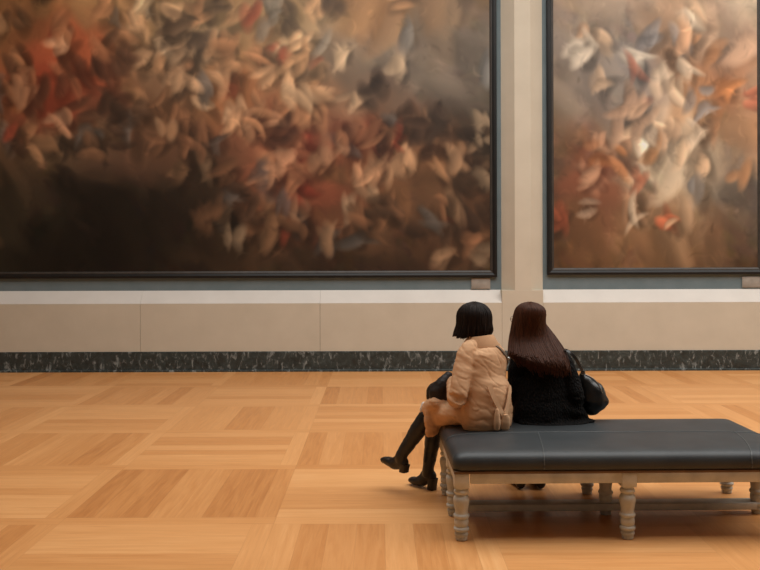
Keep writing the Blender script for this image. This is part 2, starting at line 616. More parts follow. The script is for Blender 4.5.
PAINT_GAIN = np.array([1.18, 1.25, 1.28])


def painting(name, x0, x1, z0, z1, img, label):
    """x0..z1: outer edges of the frame"""
    yb = YR - 0.004
    root = empty(name, ((x0 + x1) / 2, yb, z0))
    tag(root, label, 'painting')
    fw = 0.088
    fr, sl = MB(), MB()

    def ring_profile(m, prof):
        # prof: (inset from outer edge, distance in front of the wall), swept mitred round the rectangle
        rr = []
        for i, d in prof:
            d *= 0.72
            rr.append([V((x0 + i, yb - d, z0 + i)), V((x1 - i, yb - d, z0 + i)), V((x1 - i, yb - d, z1 - i)), V((x0 + i, yb - d, z1 - i))])
        m.rings(rr + [rr[0]], cap=False)
    ring_profile(fr, [(0.0, 0.0), (0.0, 0.055), (0.008, 0.064), (0.030, 0.066), (0.052, 0.052), (0.060, 0.044), (0.060, 0.0)])
    ring_profile(sl, [(0.059, 0.002), (0.059, 0.046), (0.066, 0.048), (fw, 0.030), (fw, 0.002)])
    build('frame', fr, M['frame'], root, smooth=False)
    tag(build('frame_slip', sl, M['slip'], root, smooth=False), 'thin grey inner edge of the black frame')
    h, w = img.shape[:2]
    a0, a1, b0, b1 = x0 + fw - .004, x1 - fw + .004, z0 + fw - .004, z1 - fw + .004
    X, Z = np.meshgrid(np.linspace(a0, a1, w), np.linspace(b1, b0, h))
    co = np.stack([X, np.full_like(X, yb - 0.018), Z], -1).reshape(-1, 3) - np.array(ORIGIN[root.name])
    i = np.arange(h * w).reshape(h, w)
    q = np.stack([i[1:, :-1], i[1:, 1:], i[:-1, 1:], i[:-1, :-1]], -1).reshape(-1, 4)
    n = h * w
    # border ring at the back gives the canvas its thickness
    per = np.concatenate([i[0, :-1], i[:-1, -1], i[-1, :0:-1], i[:0:-1, 0]])
    back = co[per].copy(); back[:, 1] += 0.016
    co = np.concatenate([co, back])
    m_ = len(per)
    side = np.array([(per[k], per[(k + 1) % m_], n + (k + 1) % m_, n + k) for k in range(m_)])
    faces = np.concatenate([q, side])
    me = bpy.data.meshes.new('canvas')
    me.from_pydata(co.tolist(), [], faces.tolist())
    at_ = me.color_attributes.new('paint', 'FLOAT_COLOR', 'POINT')
    c = np.ones((len(co), 4), np.float32)
    c[:n, :3] = (np.clip(s2l(img.reshape(-1, 3)) * PAINT_GAIN, 0, .8))
    c[n:, :3] = c[per, :3]
    at_.data.foreach_set('color', c.ravel())
    link('canvas', me, M['paint'], root, ORIGIN[root.name], True, 60)
    return root


GL = [
    [(130, 95, 60), (150, 115, 75), (160, 130, 90), (165, 135, 95), (160, 125, 85), (165, 140, 105), (150, 110, 75), (125, 100, 75), (95, 80, 65)],
    [(120, 75, 50), (150, 85, 55), (140, 105, 75), (125, 105, 85), (150, 110, 75), (165, 130, 95), (120, 105, 90), (120, 105, 90), (95, 85, 75)],
    [(110, 70, 45), (150, 65, 45), (120, 85, 60), (115, 80, 55), (130, 85, 55), (165, 120, 85), (95, 75, 60), (90, 78, 68), (75, 65, 55)],
    [(120, 85, 60), (95, 75, 55), (90, 65, 50), (85, 60, 45), (110, 70, 50), (120, 50, 38), (80, 55, 40), (110, 70, 48), (60, 48, 38)],
    [(55, 45, 33), (42, 34, 26), (40, 32, 25), (50, 38, 28), (110, 70, 50), (110, 55, 40), (110, 75, 50), (105, 75, 52), (60, 42, 30)],
    [(42, 36, 26), (25, 20, 15), (24, 19, 14), (40, 30, 22), (85, 58, 40), (50, 36, 26), (85, 60, 42), (70, 48, 34), (70, 48, 34)],
    [(30, 25, 18), (22, 18, 13), (24, 19, 14), (40, 30, 22), (50, 37, 26), (45, 33, 24), (50, 36, 26), (60, 42, 30), (62, 45, 32)],
]
GL = [[(130, 95, 62)] * 10] + [[(118, 88, 58) if k < 4 else (46, 38, 28)] + r for k, r in enumerate(GL)]
GR = [
    [(140, 115, 95), (150, 125, 100), (130, 110, 95), (170, 135, 105), (165, 140, 115), (180, 160, 135)],
    [(110, 98, 88), (120, 108, 98), (105, 98, 92), (150, 110, 80), (120, 100, 85), (165, 130, 105)],
    [(115, 100, 85), (120, 105, 92), (120, 110, 105), (160, 115, 80), (150, 95, 60), (150, 125, 105)],
    [(95, 75, 55), (120, 78, 54), (160, 138, 116), (185, 165, 140), (140, 110, 85), (190, 140, 100)],
    [(70, 55, 42), (122, 66, 48), (138, 115, 92), (175, 155, 130), (125, 110, 92), (90, 88, 85)],
    [(80, 55, 38), (105, 72, 50), (120, 88, 62), (135, 105, 78), (100, 75, 55), (70, 60, 52)],
    [(85, 60, 40), (100, 70, 45), (105, 75, 50), (100, 72, 48), (85, 62, 42), (70, 52, 38)],
]
GR = [[(140, 120, 100)] * 6] + GR


def zone_l(u, v):
    if v > 0.9:
        return 0.05
    dark = 1.0 if (u < 0.47 and v > 0.6) else 0.0
    up = 1.0 if v > 0.14 else 0.25
    right = 0.3 if (u > 0.72 and v < 0.5) else 1.0
    return (0.05 if dark else 0.75) * up * right


def zone_r(u, v):
    return 0.35 if 0.08 < u < 0.85 and 0.2 < v < 0.86 else 0.04


img_l = paint(305, 540, GL, 5, [(196, 154, 116, 4), (178, 132, 94, 4), (156, 108, 76, 4), (150, 60, 44, .8), (92, 92, 90, 2), (60, 46, 36, 3), (204, 172, 136, 2), (44, 34, 28, 3)], 3600, 620, zone_l)
img_r = paint(300, 215, GR, 9, [(196, 160, 126, 3), (160, 76, 52, 1), (172, 112, 68, 2), (104, 108, 114, 2), (206, 188, 164, 3), (76, 58, 44, 2), (160, 122, 94, 2)], 1800, 230, zone_r)
painting('painting', -5.82, 1.512, 1.193, 5.35, img_l, 'wide black-framed painting of dark brown and warm flesh tones left of the pilaster')
painting('painting', 2.162, 4.975, 1.222, 5.33, img_r, 'narrower black-framed painting of grey sky and tan tones right of the pilaster')


def placard(x0, x1, z0, z1, label):
    root = empty('wall_label', ((x0 + x1) / 2, YR, z0))
    tag(root, label, 'label', 'small grey labels below the paintings')
    a = MB(); a.bbox(x0, x1, YR - 0.016, YR - 0.0005, z0, z1, 0.003); build('backing_plate', a, M['placard'], root)
    a = MB(); a.bbox(x0 + .012, x1 - .012, YR - 0.0185, YR - 0.0155, z0 + .012, z1 - .012, 0.001); build('card', a, M['placard'], root)


placard(1.182, 1.428, 1.042, 1.184, 'small grey label below the right end of the wide painting')
placard(4.69, 4.94, 1.050, 1.192, 'small grey label below the right end of the narrower painting')

# ------------------------------------------------------------------ bench
BX0, BX1, BY0, BY1 = 0.385, 2.262, 4.55, 5.50
bench = empty('bench', ((BX0 + BX1) / 2, (BY0 + BY1) / 2, 0))
tag(bench, 'long upholstered bench with slate leather top and turned grey wooden legs', 'bench')


def rrect(x0, x1, y0, y1, r, z, n=7):
    out = []
    for cx, cy, a0 in ((x1 - r, y1 - r, 0), (x0 + r, y1 - r, 90), (x0 + r, y0 + r, 180), (x1 - r, y0 + r, 270)):
        for i in range(n):
            a = math.radians(a0 + 90 * i / (n - 1))
            out.append(V((cx + r * math.cos(a), cy + r * math.sin(a), z)))
    return out


def cush_z(ins):
    pts = [(0.0, 0.432), (0.008, 0.447), (0.020, 0.459), (0.040, 0.468), (0.075, 0.475), (0.14, 0.480), (0.24, 0.484), (0.5, 0.487)]
    for (a, za), (b, zb) in zip(pts[:-1], pts[1:]):
        if ins <= b:
            return za + (zb - za) * (ins - a) / (b - a)
    return pts[-1][1]


def cush_point(x, y):
    ins = min(x - BX0, BX1 - x, y - BY0, BY1 - y)
    return V((x, y, cush_z(max(ins, 0.0))))


mb = MB()
rr = []
for ins, z in [(0.03, 0.3745), (0.012, 0.376), (0.003, 0.381), (0.0, 0.385), (-0.004, 0.405), (-0.002, 0.42)]:
    rr.append(rrect(BX0 + ins, BX1 - ins, BY0 + ins, BY1 - ins, max(0.02, 0.05 - ins), z))
for ins in (0.0, 0.008, 0.020, 0.040, 0.075, 0.14, 0.24, 0.36, 0.46):
    rr.append(rrect(BX0 + ins, BX1 - ins, BY0 + ins, BY1 - ins, max(0.008, 0.05 - ins * 0.1), cush_z(ins)))
mb.rings(rr)
cushion = build('cushion', mb, M['leather'], bench, sharp=50)


def seam(pts, r=0.0035):
    m = MB()
    m.tube([(p, r) for p in pts], n=8, sub=2)
    tag(build('seam', m, M['seam'], cushion), 'raised paler seam in the leather')


ymid = (BY0 + BY1) / 2 - 0.03
EDGE = [.002, .006, .010, .015, .020, .030, .040, .055, .075, .105, .14, .19, .24, .32]
seam([cush_point(x, ymid) for x in [BX0 + e for e in EDGE] + list(np.linspace(BX0 + .4, BX1 - .4, 16)) + [BX1 - e for e in EDGE[::-1]]])
for xa, xb, bow in ((0.866, 0.925, 0.0), (1.975, 2.075, 0.035)):
    pts = []
    for t in [0, .004, .012, .02, .035, .06, .085, .12, .16, .23, .3, .4, .52, .65, .8, 1]:
        y = BY0 + 0.001 + t * (ymid - BY0)
        pts.append(cush_point(xa + (xb - xa) * t - bow * (t * t - t) * -1.0 * -1.0, y))
    pts = [V((xa, BY0 - 0.002, 0.385)), V((xa, BY0 - 0.003, 0.41))] + pts
    seam(pts)

FX0, FX1, FY0, FY1 = 0.388, 2.259, 4.553, 5.495
mb = MB(); mb.bbox(FX0, FX1, FY0, FY1, 0.360, 0.376, 0.006)
tag(build('seat_board', mb, M['lip'], bench), 'brown wooden lip under the cushion')
LX, LY = (0.431, 1.323, 2.215), (4.597, 5.02, 5.443)
mb = MB()
for (ya, yb2) in ((LY[0] - .036, LY[0] - .012), (LY[2] + .012, LY[2] + .036)):
    for k in range(2):
        xa, xb = LX[k], LX[k + 1]
        mb.bbox(xa + (.046 if k == 0 else -.001), xb - (.046 if k == 1 else -.001), ya, yb2, 0.306, 0.3605, 0.003)
for (xa, xb) in ((LX[0] - .036, LX[0] - .012), (LX[2] + .012, LX[2] + .036)):
    for k in range(2):
        ya, yb2 = LY[k], LY[k + 1]
        mb.bbox(xa, xb, ya + (.046 if k == 0 else -.001), yb2 - (.046 if k == 1 else -.001), 0.306, 0.3605, 0.003)
build('apron', mb, M['wood'], bench)
PROF = [(0.0, 0.026), (0.003, 0.030), (0.012, 0.032), (0.020, 0.031), (0.023, 0.034), (0.032, 0.037), (0.040, 0.035), (0.043, 0.031), (0.047, 0.030),
        (0.050, 0.037), (0.055, 0.0415), (0.064, 0.042), (0.070, 0.039), (0.073, 0.034), (0.078, 0.034), (0.081, 0.037), (0.095, 0.0385), (0.112, 0.0375), (0.116, 0.034),
        (0.119, 0.034), (0.122, 0.040), (0.130, 0.043), (0.138, 0.041), (0.142, 0.036), (0.150, 0.0345), (0.168, 0.036), (0.190, 0.041), (0.212, 0.0440),
        (0.226, 0.0425), (0.236, 0.037), (0.241, 0.031), (0.246, 0.030), (0.249, 0.036), (0.256, 0.040), (0.264, 0.040), (0.270, 0.036), (0.273, 0.030), (0.285, 0.030)]
leg_me = None
for i, x in enumerate(LX):
    for j, y in enumerate(LY):
        if leg_me is None:
            mb = MB()
            mb.lathe(x, y, PROF)
            mb.bbox(x - .040, x + .040, y - .040, y + .040, 0.283, 0.3605, 0.004)
            first = build('leg', mb, M['wood'], bench, sharp=40)
            leg_me = first.data
            lx, ly = x, y
        else:
            c = first.copy()
            COL.objects.link(c)
            c.parent = bench
            c.location = (x - lx, y - ly, 0)
mb = MB(); mb.bbox(LX[0] + .02, LX[2] - .02, LY[1] - .05, LY[1] + .05, 0.034, 0.074, 0.004)
build('stretcher', mb, M['wood'], bench)


# the bench stands a little askew to the wall
TH = math.radians(0.9)
BCX, BCY = (BX0 + BX1) / 2, (BY0 + BY1) / 2
BSX, BSY = -0.0071, 0.0145
bench.rotation_euler = (0, 0, TH)
bench.location.x += BSX
bench.location.y += BSY


# ------------------------------------------------------------------ people
def axes_from(f, lean=0.0):
    f = V((f[0], f[1], 0)).normalized()
    left = V((-f.y, f.x, 0))
    return f, left, V((0, 0, 1))


def hand(mb, wrist, d, palm_n, thumb_side, curl=0.9):
    """palm and five separate bent fingers; d: direction of the hand, palm_n: out of the palm, thumb_side: towards the thumb"""
    d = V(d).normalized()
    palm_n = (V(palm_n) - d * V(palm_n).dot(d)).normalized()
    ts = d.cross(palm_n)
    if ts.dot(V(thumb_side)) < 0:
        ts = -ts
    w = V(wrist)
    mb.tube([(w - d * .02, .024, .019), (w + d * .02, .030, .016), (w + d * .055, .039, .015), (w + d * .082, .040, .013)], up=palm_n, n=12, sub=3)
    for k, (off, ln) in enumerate(((.030, .072), (.010, .080), (-.010, .074), (-.029, .058))):
        b = w + d * .078 + ts * off
        a1, a2, a3 = curl * .5, curl * 1.2, curl * 1.7
        p1 = b + (d * math.cos(a1) + palm_n * math.sin(a1)) * ln * .45
        p2 = p1 + (d * math.cos(a2) + palm_n * math.sin(a2)) * ln * .32
        p3 = p2 + (d * math.cos(a3) + palm_n * math.sin(a3)) * ln * .23
        mb.tube([(b - d * .02, .0085), (b, .0088), (p1, .0080), (p2, .0072), (p3, .0062)], up=palm_n, n=10, sub=3)
    b = w + d * .022 + ts * .026
    p1 = b + (d * .6 + ts * .7 + palm_n * .35).normalized() * .038
    p2 = p1 + (d * .85 + ts * .2 + palm_n * .5).normalized() * .028
    mb.tube([(b - ts * .012, .013), (b, .0125), (p1, .0098), (p2, .0072)], up=palm_n, n=10, sub=3)


def head(mb, c, f, left):
    """c: middle of the head; f: the way the face looks"""
    up = V((0, 0, 1))
    ax = (left, f, up)
    mb.ellipsoid(c + up * .022 - f * .012, (.073, .090, .088), ax)
    mb.ellipsoid(c - up * .035 + f * .020, (.064, .068, .076), ax)
    mb.ellipsoid(c - up * .088 + f * .058, (.032, .026, .022), ax)            # chin
    mb.tube([(c + up * .016 + f * .080, .008), (c - up * .010 + f * .092, .010), (c - up * .024 + f * .097, .0125)], up=f, n=10, sub=3)   # nose
    mb.ellipsoid(c - up * .055 + f * .086, (.024, .010, .007), ax)            # lips
    mb.ellipsoid(c - up * .066 + f * .084, (.021, .010, .007), ax)
    for s in (-1, 1):
        mb.ellipsoid(c + up * .028 + f * .078 + left * (s * .032), (.022, .008, .006), ax)   # brow
        mb.ellipsoid(c - up * .022 + f * .062 + left * (s * .040), (.022, .022, .022), ax)   # cheek
        mb.ellipsoid(c - up * .008 - f * .008 + left * (s * .062), (.008, .015, .024), ax)   # ear


def eyes(person, c, f, left):
    for s in (-1, 1):
        p = c + V((0, 0, .004)) + f * .0715 + left * (s * .031)
        m = MB(); m.ellipsoid(p, (.0112, .0112, .0112))
        e = build('eye', m, M['eye'], person)
        m = MB(); m.ellipsoid(p + f * .0068, (.0062, .0062, .0062))
        build('iris', m, M['iris'], e)


def wr(scale, amp, stretch=(1, 1, 1), seed=0.0):
    def f(p, n):
        q = V((p.x * stretch[0] * scale + seed, p.y * stretch[1] * scale, p.z * stretch[2] * scale))
        return amp * mnoise.noise(q) + amp * 0.5 * mnoise.noise(q * 2.1)
    return f


def strand_path(ctrl, n):
    """smooth path through control points"""
    out = []
    m = len(ctrl)
    for i in range(n):
        t = i / (n - 1) * (m - 1)
        k = min(int(t), m - 2)
        t -= k
        p0, p1, p2, p3 = ctrl[max(k - 1, 0)], ctrl[k], ctrl[k + 1], ctrl[min(k + 2, m - 1)]
        out.append(0.5 * ((2 * p1) + (p2 - p0) * t + (2 * p0 - 5 * p1 + 4 * p2 - p3) * t * t + (3 * p1 - p0 - 3 * p2 + p3) * t ** 3))
    return out


def hair(name, person, mat, ctrl_fn, a_lo, a_hi, n_str, thick, hcf, label=None, nsh=40, seg=16, rad=(0.0022, 0.0040)):
    """ctrl_fn(angle, lift, jitter) -> control points of one lock; a shell plus many locks on it, one mesh"""
    m = MB()
    # hairline: the hair combed back from the forehead
    c_, f_, l_ = hcf
    az = (UP * .88 - f_ * .42).normalized()
    ay = l_.cross(az) * -1.0
    cc = c_ + UP * .022 - f_ * .012
    rr = []
    for k in range(1, 12):
        a = math.radians(7 * k)
        rr.append([cc + az * (.094 * math.cos(a)) + (l_ * (.080 * math.cos(q)) + ay * ((.101 if math.sin(q) * ay.dot(f_) > 0 else .089) * math.sin(q))) * math.sin(a) for q in [2 * math.pi * i / 32 for i in range(32)]])
    rr.append([cc + (p - cc) * .93 for p in rr[-1]])
    m.rings(rr)
    cols = [strand_path(ctrl_fn(a_lo + (a_hi - a_lo) * i / (nsh - 1), 0.0, 0.0), seg) for i in range(nsh)]
    inn = [strand_path(ctrl_fn(a_lo + (a_hi - a_lo) * i / (nsh - 1), -thick, 0.0), seg) for i in range(nsh)]
    vs = [p for c in cols for p in c] + [p for c in inn for p in c]
    o = nsh * seg
    fs = []
    for i in range(nsh - 1):
        for j in range(seg - 1):
            a = i * seg + j
            fs.append((a, a + seg, a + seg + 1, a + 1))
            fs.append((o + a, o + a + 1, o + a + seg + 1, o + a + seg))
        a = i * seg
        fs.append((a, o + a, o + a + seg, a + seg))
        a = i * seg + seg - 1
        fs.append((a, a + seg, o + a + seg, o + a))
    for i in (0, nsh - 1):
        for j in range(seg - 1):
            a = i * seg + j
            fs.append((a, a + 1, o + a + 1, o + a) if i == 0 else (a, o + a, o + a + 1, a + 1))
    m.add(vs, fs)
    for k in range(n_str):
        a = a_lo + (a_hi - a_lo) * random.random()
        p = strand_path(ctrl_fn(a, random.uniform(-0.003, 0.004), random.gauss(0, 1)), seg)
        r = random.uniform(*rad)
        rr = []
        for i, q in enumerate(p):
            t = (p[min(i + 1, seg - 1)] - p[max(i - 1, 0)]).normalized()
            s = t.cross(V((0.2, 1, 0.3))).normalized()
            u = s.cross(t)
            w = r * (0.5 + 0.8 * math.sin(math.pi * min(0.97, (i + .6) / seg)) ** 0.6)
            rr.append([q + s * w, q + u * w * .7, q - s * w, q - u * w * .7])
        m.rings(rr)
    o_ = build(name, m, mat, person, sharp=None)
    if label:
        o_['label'] = label
    return o_


# ------- woman in the tan coat, turned away to the side, legs crossed over the bench's end
F1, L1, UP = axes_from((-0.75, 0.66))
SEAT = 0.478
pel = at(486, 415, 5.20); pel.z = 0.57
hip_l, hip_r = pel + L1 * .085, pel - L1 * .085
neck1 = at(480, 340.5, 5.27)
hc1 = at(473.3, 321, 5.33)
FH1, LH1, _ = axes_from((-0.45, 0.89))
sh_l = at(466.5, 350.5, 5.16); sh_r = at(496.5, 350.5, 5.38)
el_l = at(456.5, 399, 5.06); ha_l = at(453.5, 380, 5.33)
el_r = at(478, 395, 5.56); wr_r = at(446, 392, 5.47)
kn_l = at(431, 410, 5.42); an_l = at(401, 455, 5.47); toe_l = at(381.5, 459.5, 5.61)
kn_r = at(436, 417, 5.58); an_r = at(427.5, 469, 5.56); toe_r = at(409.3, 483, 5.69)
org1 = (pel.x, pel.y, SEAT)

bd = MB()
bd.tube([(pel - UP * .06, .140, .100), (pel + UP * .03, .145, .100), (pel + UP * .14, .112, .078),
         ((pel + neck1) / 2 + UP * .04 - F1 * .012, .112, .068), (neck1 - UP * .11 - F1 * .012, .100, .056), (neck1 - UP * .05, .058, .044)], up=F1, n=20)
bd.tube([(neck1 - UP * .06, .055), (neck1 + UP * .01 + F1 * .01, .048), (hc1 - UP * .05 - FH1 * .01, .047)], up=F1)
head(bd, hc1, FH1, LH1)
for a, b, c in ((sh_l, el_l, ha_l), (sh_r, el_r, wr_r)):
    bd.tube([(a + (neck1 - a) * .35 - UP * .025, .030), (a, .036), ((a + b) / 2, .042), (b, .036), (b + (c - b) * .35, .036), (c - (c - b).normalized() * .02, .025)], n=14)
hand(bd, ha_l, (-.75, .55, -.15), (-.3, .3, -.9), (-.2, .8, .3), 0.8)
hand(bd, wr_r, (-.97, -.05, .10), (.1, -.85, -.5), (0, 0, 1), 0.9)
for hp, kn, an, toe in ((hip_l, kn_l, an_l, toe_l), (hip_r, kn_r, an_r, toe_r)):
    bd.tube([(hp, .082), ((hp + kn) / 2, .066), (kn, .050)], n=14)
    bd.tube([(kn, .050), (kn + (an - kn) * .3, .044), (an, .028)], n=14)
    hl = an - UP * .035
    bd.tube([(an, .024), (hl + (toe - hl) * .3, .020, .014), (hl + (toe - hl) * .62, .018, .010)], n=12)
woman1 = organic('person', bd, M['skin'], None, org1, voxel=0.0068, smooth_n=3)
tag(woman1, 'seated person in a tan belted trench coat and black boots with legs crossed', 'person')
eyes(woman1, hc1, FH1, LH1)

ct = MB()
back = -F1
ct.tube([(pel - UP * .065, .178, .140), (pel + UP * .01, .186, .146), (pel + UP * .11 + back * .008, .168, .130),
         (at(484, 378, 5.20) + V((0, 0.02, 0)), .158, .118), (at(486.5, 360, 5.22) + V((0, .02, 0)), .162, .110), (neck1 - UP * .062, .112, .078), (neck1 - UP * .024, .070, .062)], up=F1, n=24)
for a, b, c, e in ((sh_l, el_l, ha_l, 1.0), (sh_r, el_r, wr_r, .93)):
    ct.tube([(a + (neck1 - a) * .60 - UP * .018, .050), (a + (neck1 - a) * .22 - UP * .004, .053), (a + (b - a) * .12, .057 * e), (a + (b - a) * .5, .060 * e), (b, .057 * e), (b + (c - b) * .4, .056 * e), (b + (c - b) * .84, .050 * e)], n=16)
# skirt of the coat lying over the thighs and hanging beside the knees
s1 = V((0.0, 0.0, 0.0))
ct.tube([(pel + F1 * .02 - UP * .01, .175, .090), (pel + F1 * .16 - UP * .012, .165, .088), ((kn_l + kn_r) / 2 - F1 * .12 + UP * .010, .145, .082), ((kn_l + kn_r) / 2 - F1 * .03 + UP * .014, .118, .078), ((kn_l + kn_r) / 2 + F1 * .03 + UP * .0, .090, .066)], up=UP, n=22)
ct.tube([(at(440, 402, 5.34), .085, .060), (at(431, 408, 5.39), .070, .050), (at(429, 412, 5.41), .045, .040)], up=UP, n=18)
ct.tube([(at(433.5, 404, 5.39), .080, .052), (at(433, 416, 5.385), .078, .044), (at(432.5, 428, 5.39), .072, .038), (at(432, 433, 5.40), .060, .030)], up=F1, n=18)


def coat_wrinkle(p, n):
    d = 0.0
    if p.z > 0.62:        # cross folds on the back and sleeves
        q = V((p.x * 9 + 3, p.y * 9, p.z * 34 + p.x * 10))
        d += 0.0030 * mnoise.noise(q) + .0012 * mnoise.noise(q * 2.3)
        d -= .0032 * max(0.0, 1 - 9 * abs(mnoise.noise(V((p.x * 7 + 9, p.y * 7, p.z * 20 + p.x * 14)))))
    else:                 # folds fanning over the lap
        q = V((p.x * 8 - p.z * 22, p.y * 9, p.z * 30 + p.x * 16))
        d += 0.0045 * mnoise.noise(q) + .0015 * mnoise.noise(q * 2.1)
        d -= .0035 * max(0.0, 1 - 9 * abs(mnoise.noise(V((p.x * 6 - p.z * 14 + 4, p.y * 7, p.z * 17 + p.x * 12)))))
    d += 0.0022 * mnoise.noise(p * 13.0)
    return d


coat = organic('coat', ct, M['coat'], woman1, voxel=0.0068, smooth_n=16, wrinkle=coat_wrinkle)
# collar: a turned down band round the neck
m = MB()
rr = []
for i in range(25):
    a = math.radians(-150 + 300 * i / 24)
    d = (-F1) * math.cos(a) + L1 * math.sin(a)
    lift = .012 * math.cos(a)
    ri, ro = neck1 + d * .062 + UP * (.024 + lift), neck1 + d * .116 + UP * (-.030 + lift * .4)
    mid_ = neck1 + d * .080 + UP * (.026 + lift)
    rr.append([ri - UP * .03, ri, mid_, ro, ro - UP * .010, mid_ - UP * .014])
m.rings(rr)
build('collar', m, M['coat'], coat, sharp=60)


def on_cloth(p):
    ok, loc, nor, _ = coat.closest_point_on_mesh(V(p) - ORIGIN[coat.name])
    return loc + ORIGIN[coat.name], nor.copy()


def laid_ribbon(ctrl, wid, thick, lift, n=24):
    """a strap following the control points, resting on the coat"""
    pts, nn = [], []
    for q in strand_path([V(c) for c in ctrl], n):
        p, nr = on_cloth(q)
        pts.append(p); nn.append(nr)
    for _ in range(4):
        pts = [pts[0]] + [(pts[i - 1] + pts[i] * 2 + pts[i + 1]) / 4 for i in range(1, n - 1)] + [pts[-1]]
        nn = [nn[0]] + [(nn[i - 1] + nn[i] * 2 + nn[i + 1]).normalized() for i in range(1, n - 1)] + [nn[-1]]
    m_ = MB()
    m_.ribbon([p + q * lift for p, q in zip(pts, nn)], wid, thick, nn)
    return m_


# belt: its tails hang behind and end on the bench
m = laid_ribbon([at(488.5, 386, 5.05), at(492, 395, 5.04), at(498, 405, 5.03), at(505, 413, 5.02), at(510, 421, 5.03)], .030, .007, .016)
build('belt_tail', m, M['belt'], coat, sharp=35)
m = laid_ribbon([at(513, 386, 5.14), at(512.5, 398, 5.09), at(511, 410, 5.06), at(509.5, 421, 5.03)], .030, .007, .014)
build('belt_tail', m, M['belt'], coat, sharp=35)


def loop(name, px, y0, y1, w_, mat, lift):
    q = []
    for k in range(4):
        p, nr = on_cloth(at(px, y0 + (y1 - y0) * k / 3, 5.03))
        q.append(p + nr * lift)
    q[-1].z = max(q[-1].z, .496)
    m_ = MB()
    m_.tube([(q[0], w_ * .5, .008), (q[1], w_ * .85, .014), (q[2], w_ * 1.05, .016), (q[3], w_ * .9, .012)], up=(0, 1, 0), n=14, sub=4)
    build(name, m_, mat, coat)


loop('belt_end', 509, 416, 430, .030, M['belt'], .026)
loop('vent_flap', 497, 410, 430, .020, M['belt'], .018)

# hem of a pale dress showing beside the knee
m = MB()
kk = kn_l + V((-.030, -.015, -.02))
m.tube([(at(424, 404, 5.43), .022, .016), (at(422.4, 409, 5.43), .024, .016), (at(422.6, 412, 5.43), .022, .014)], up=F1, n=14)
build('dress_hem', m, M['white_cloth'], woman1)


def boot(kn, an, toe, heel_bottom, top_t, r_top, r_calf, toe_up):
    m_ = MB()
    d = (an - kn)
    a = kn + d * top_t
    ft = V((toe.x - an.x, toe.y - an.y, 0)).normalized()
    m_.tube([(a, r_top), (kn + d * .42, r_calf), (kn + d * .75, r_calf * .80), (an, r_calf * .70), (an - UP * .03 + ft * .004, r_calf * .70)], up=ft, n=18)
    heel = V((heel_bottom.x, heel_bottom.y, heel_bottom.z + .052))
    hs = V((heel_bottom.x, heel_bottom.y, an.z - .050))
    ball = hs.lerp(toe, .70); ball.z = toe.z * .92 + hs.z * .08
    m_.tube([(hs + ft * .004, .034, .038), (hs + ft * .045, .038, .050), (hs.lerp(toe, .42) - UP * .010, .040, .040), (ball, .040, .028), (hs.lerp(toe, .88), .035, .023), (toe, .018, .013)], up=UP, n=18)
    o_ = organic('boot', m_, M['boot'], woman1, voxel=0.006, smooth_n=4, wrinkle=wr(26, .0022, (1, 1, 1.6)))
    h_ = MB()
    hb, ht = heel_bottom, hs - UP * .008
    rr_ = []
    lat = V((-ft.y, ft.x, 0))
    for t, sx, sy in ((0, .025, .024), (.04, .027, .026), (.5, .027, .026), (1, .031, .030)):
        c = hb.lerp(ht, t) + ft * (.008 * (1 - t))
        rr_.append([c + ft * (sx * math.copysign(abs(math.cos(q)) ** .5, math.cos(q))) + lat * (sy * math.copysign(abs(math.sin(q)) ** .5, math.sin(q))) for q in [2 * math.pi * i / 20 for i in range(20)]])
    h_.rings(rr_)
    build('heel', h_, M['heel'], o_)
    return o_


hbl = at(404, 472.5, 5.46)
boot(kn_l, an_l, toe_l, hbl, .16, .054, .055, .02)
hbr = at(432, 490, 5.55); hbr.z = 0.0005
boot(kn_r, an_r, V((toe_r.x, toe_r.y, .027)), hbr, .10, .056, .054, .0)


# her bob
def bob(a, lift, jit):
    """a: angle from straight behind, positive to the side of her left"""
    ar = math.radians(a)
    d = (-FH1) * math.cos(ar) * 1.08 + LH1 * math.sin(ar)
    c = hc1 + UP * .018 - FH1 * .008
    R = V((.090, .096, .097))
    k = 1 + lift / .1
    top = c + UP * (R.z * k) + d * .006
    p1 = c + d * (.062 * k) + UP * (.078 * k)
    p2 = c + d * (.098 * k) + UP * (.034 * k)
    p3 = c + d * (.103 * k) - UP * .030
    out = .101 + .010 * max(0.0, math.sin(ar)) ** 2 + .004 * jit
    p4 = c + d * (out * k) - UP * (.074 + .002 * jit)
    p5 = c + d * ((out - .018 + .034 * max(0.0, math.sin(ar)) ** 3) * k) - UP * (.110 + .0045 * jit + .005 * math.sin(a * .11) + .004 * math.sin(a * .31 + 1))
    side = d.cross(UP) * (jit * .003)
    return [top, p1, p2 + side, p3 + side, p4 + side * 1.5, p5 + side * 2]


hair('hair', woman1, M['hair_black'], bob, -122, 122, 520, 0.02, (hc1, FH1, LH1), 'black chin length bob')

# her dark bag on her lap, with the strap running over her back
bag1 = empty('handbag', at(438, 409, 5.36))
tag(bag1, 'soft black bag held on the lap of the person in tan, strap across the back', 'bag')
m = MB()
m.tube([(at(449, 376.5, 5.35), .034, .036), (at(442.5, 385, 5.34), .050, .050), (at(437.5, 394, 5.34), .056, .056), (at(441, 403, 5.34), .050, .046)], up=(0, 1, 0), n=18)
m.tube([(at(441, 384, 5.37), .035), (at(432.5, 391, 5.38), .040), (at(430, 400, 5.39), .030)], up=(0, 1, 0), n=14)
organic('bag_body', m, M['suede'], bag1, voxel=0.008, smooth_n=4, wrinkle=wr(24, .005))
s_top = at(484, 335, 5.30)
ctrl = [neck1 + F1 * .16 - L1 * .10 - UP * .28, neck1 + F1 * .13 - L1 * .075 - UP * .10, s_top + F1 * .03, s_top, at(490, 341, 5.22), at(497, 349, 5.20), at(503.5, 356.5, 5.23), at(509, 364, 5.29), at(509, 372, 5.40)]
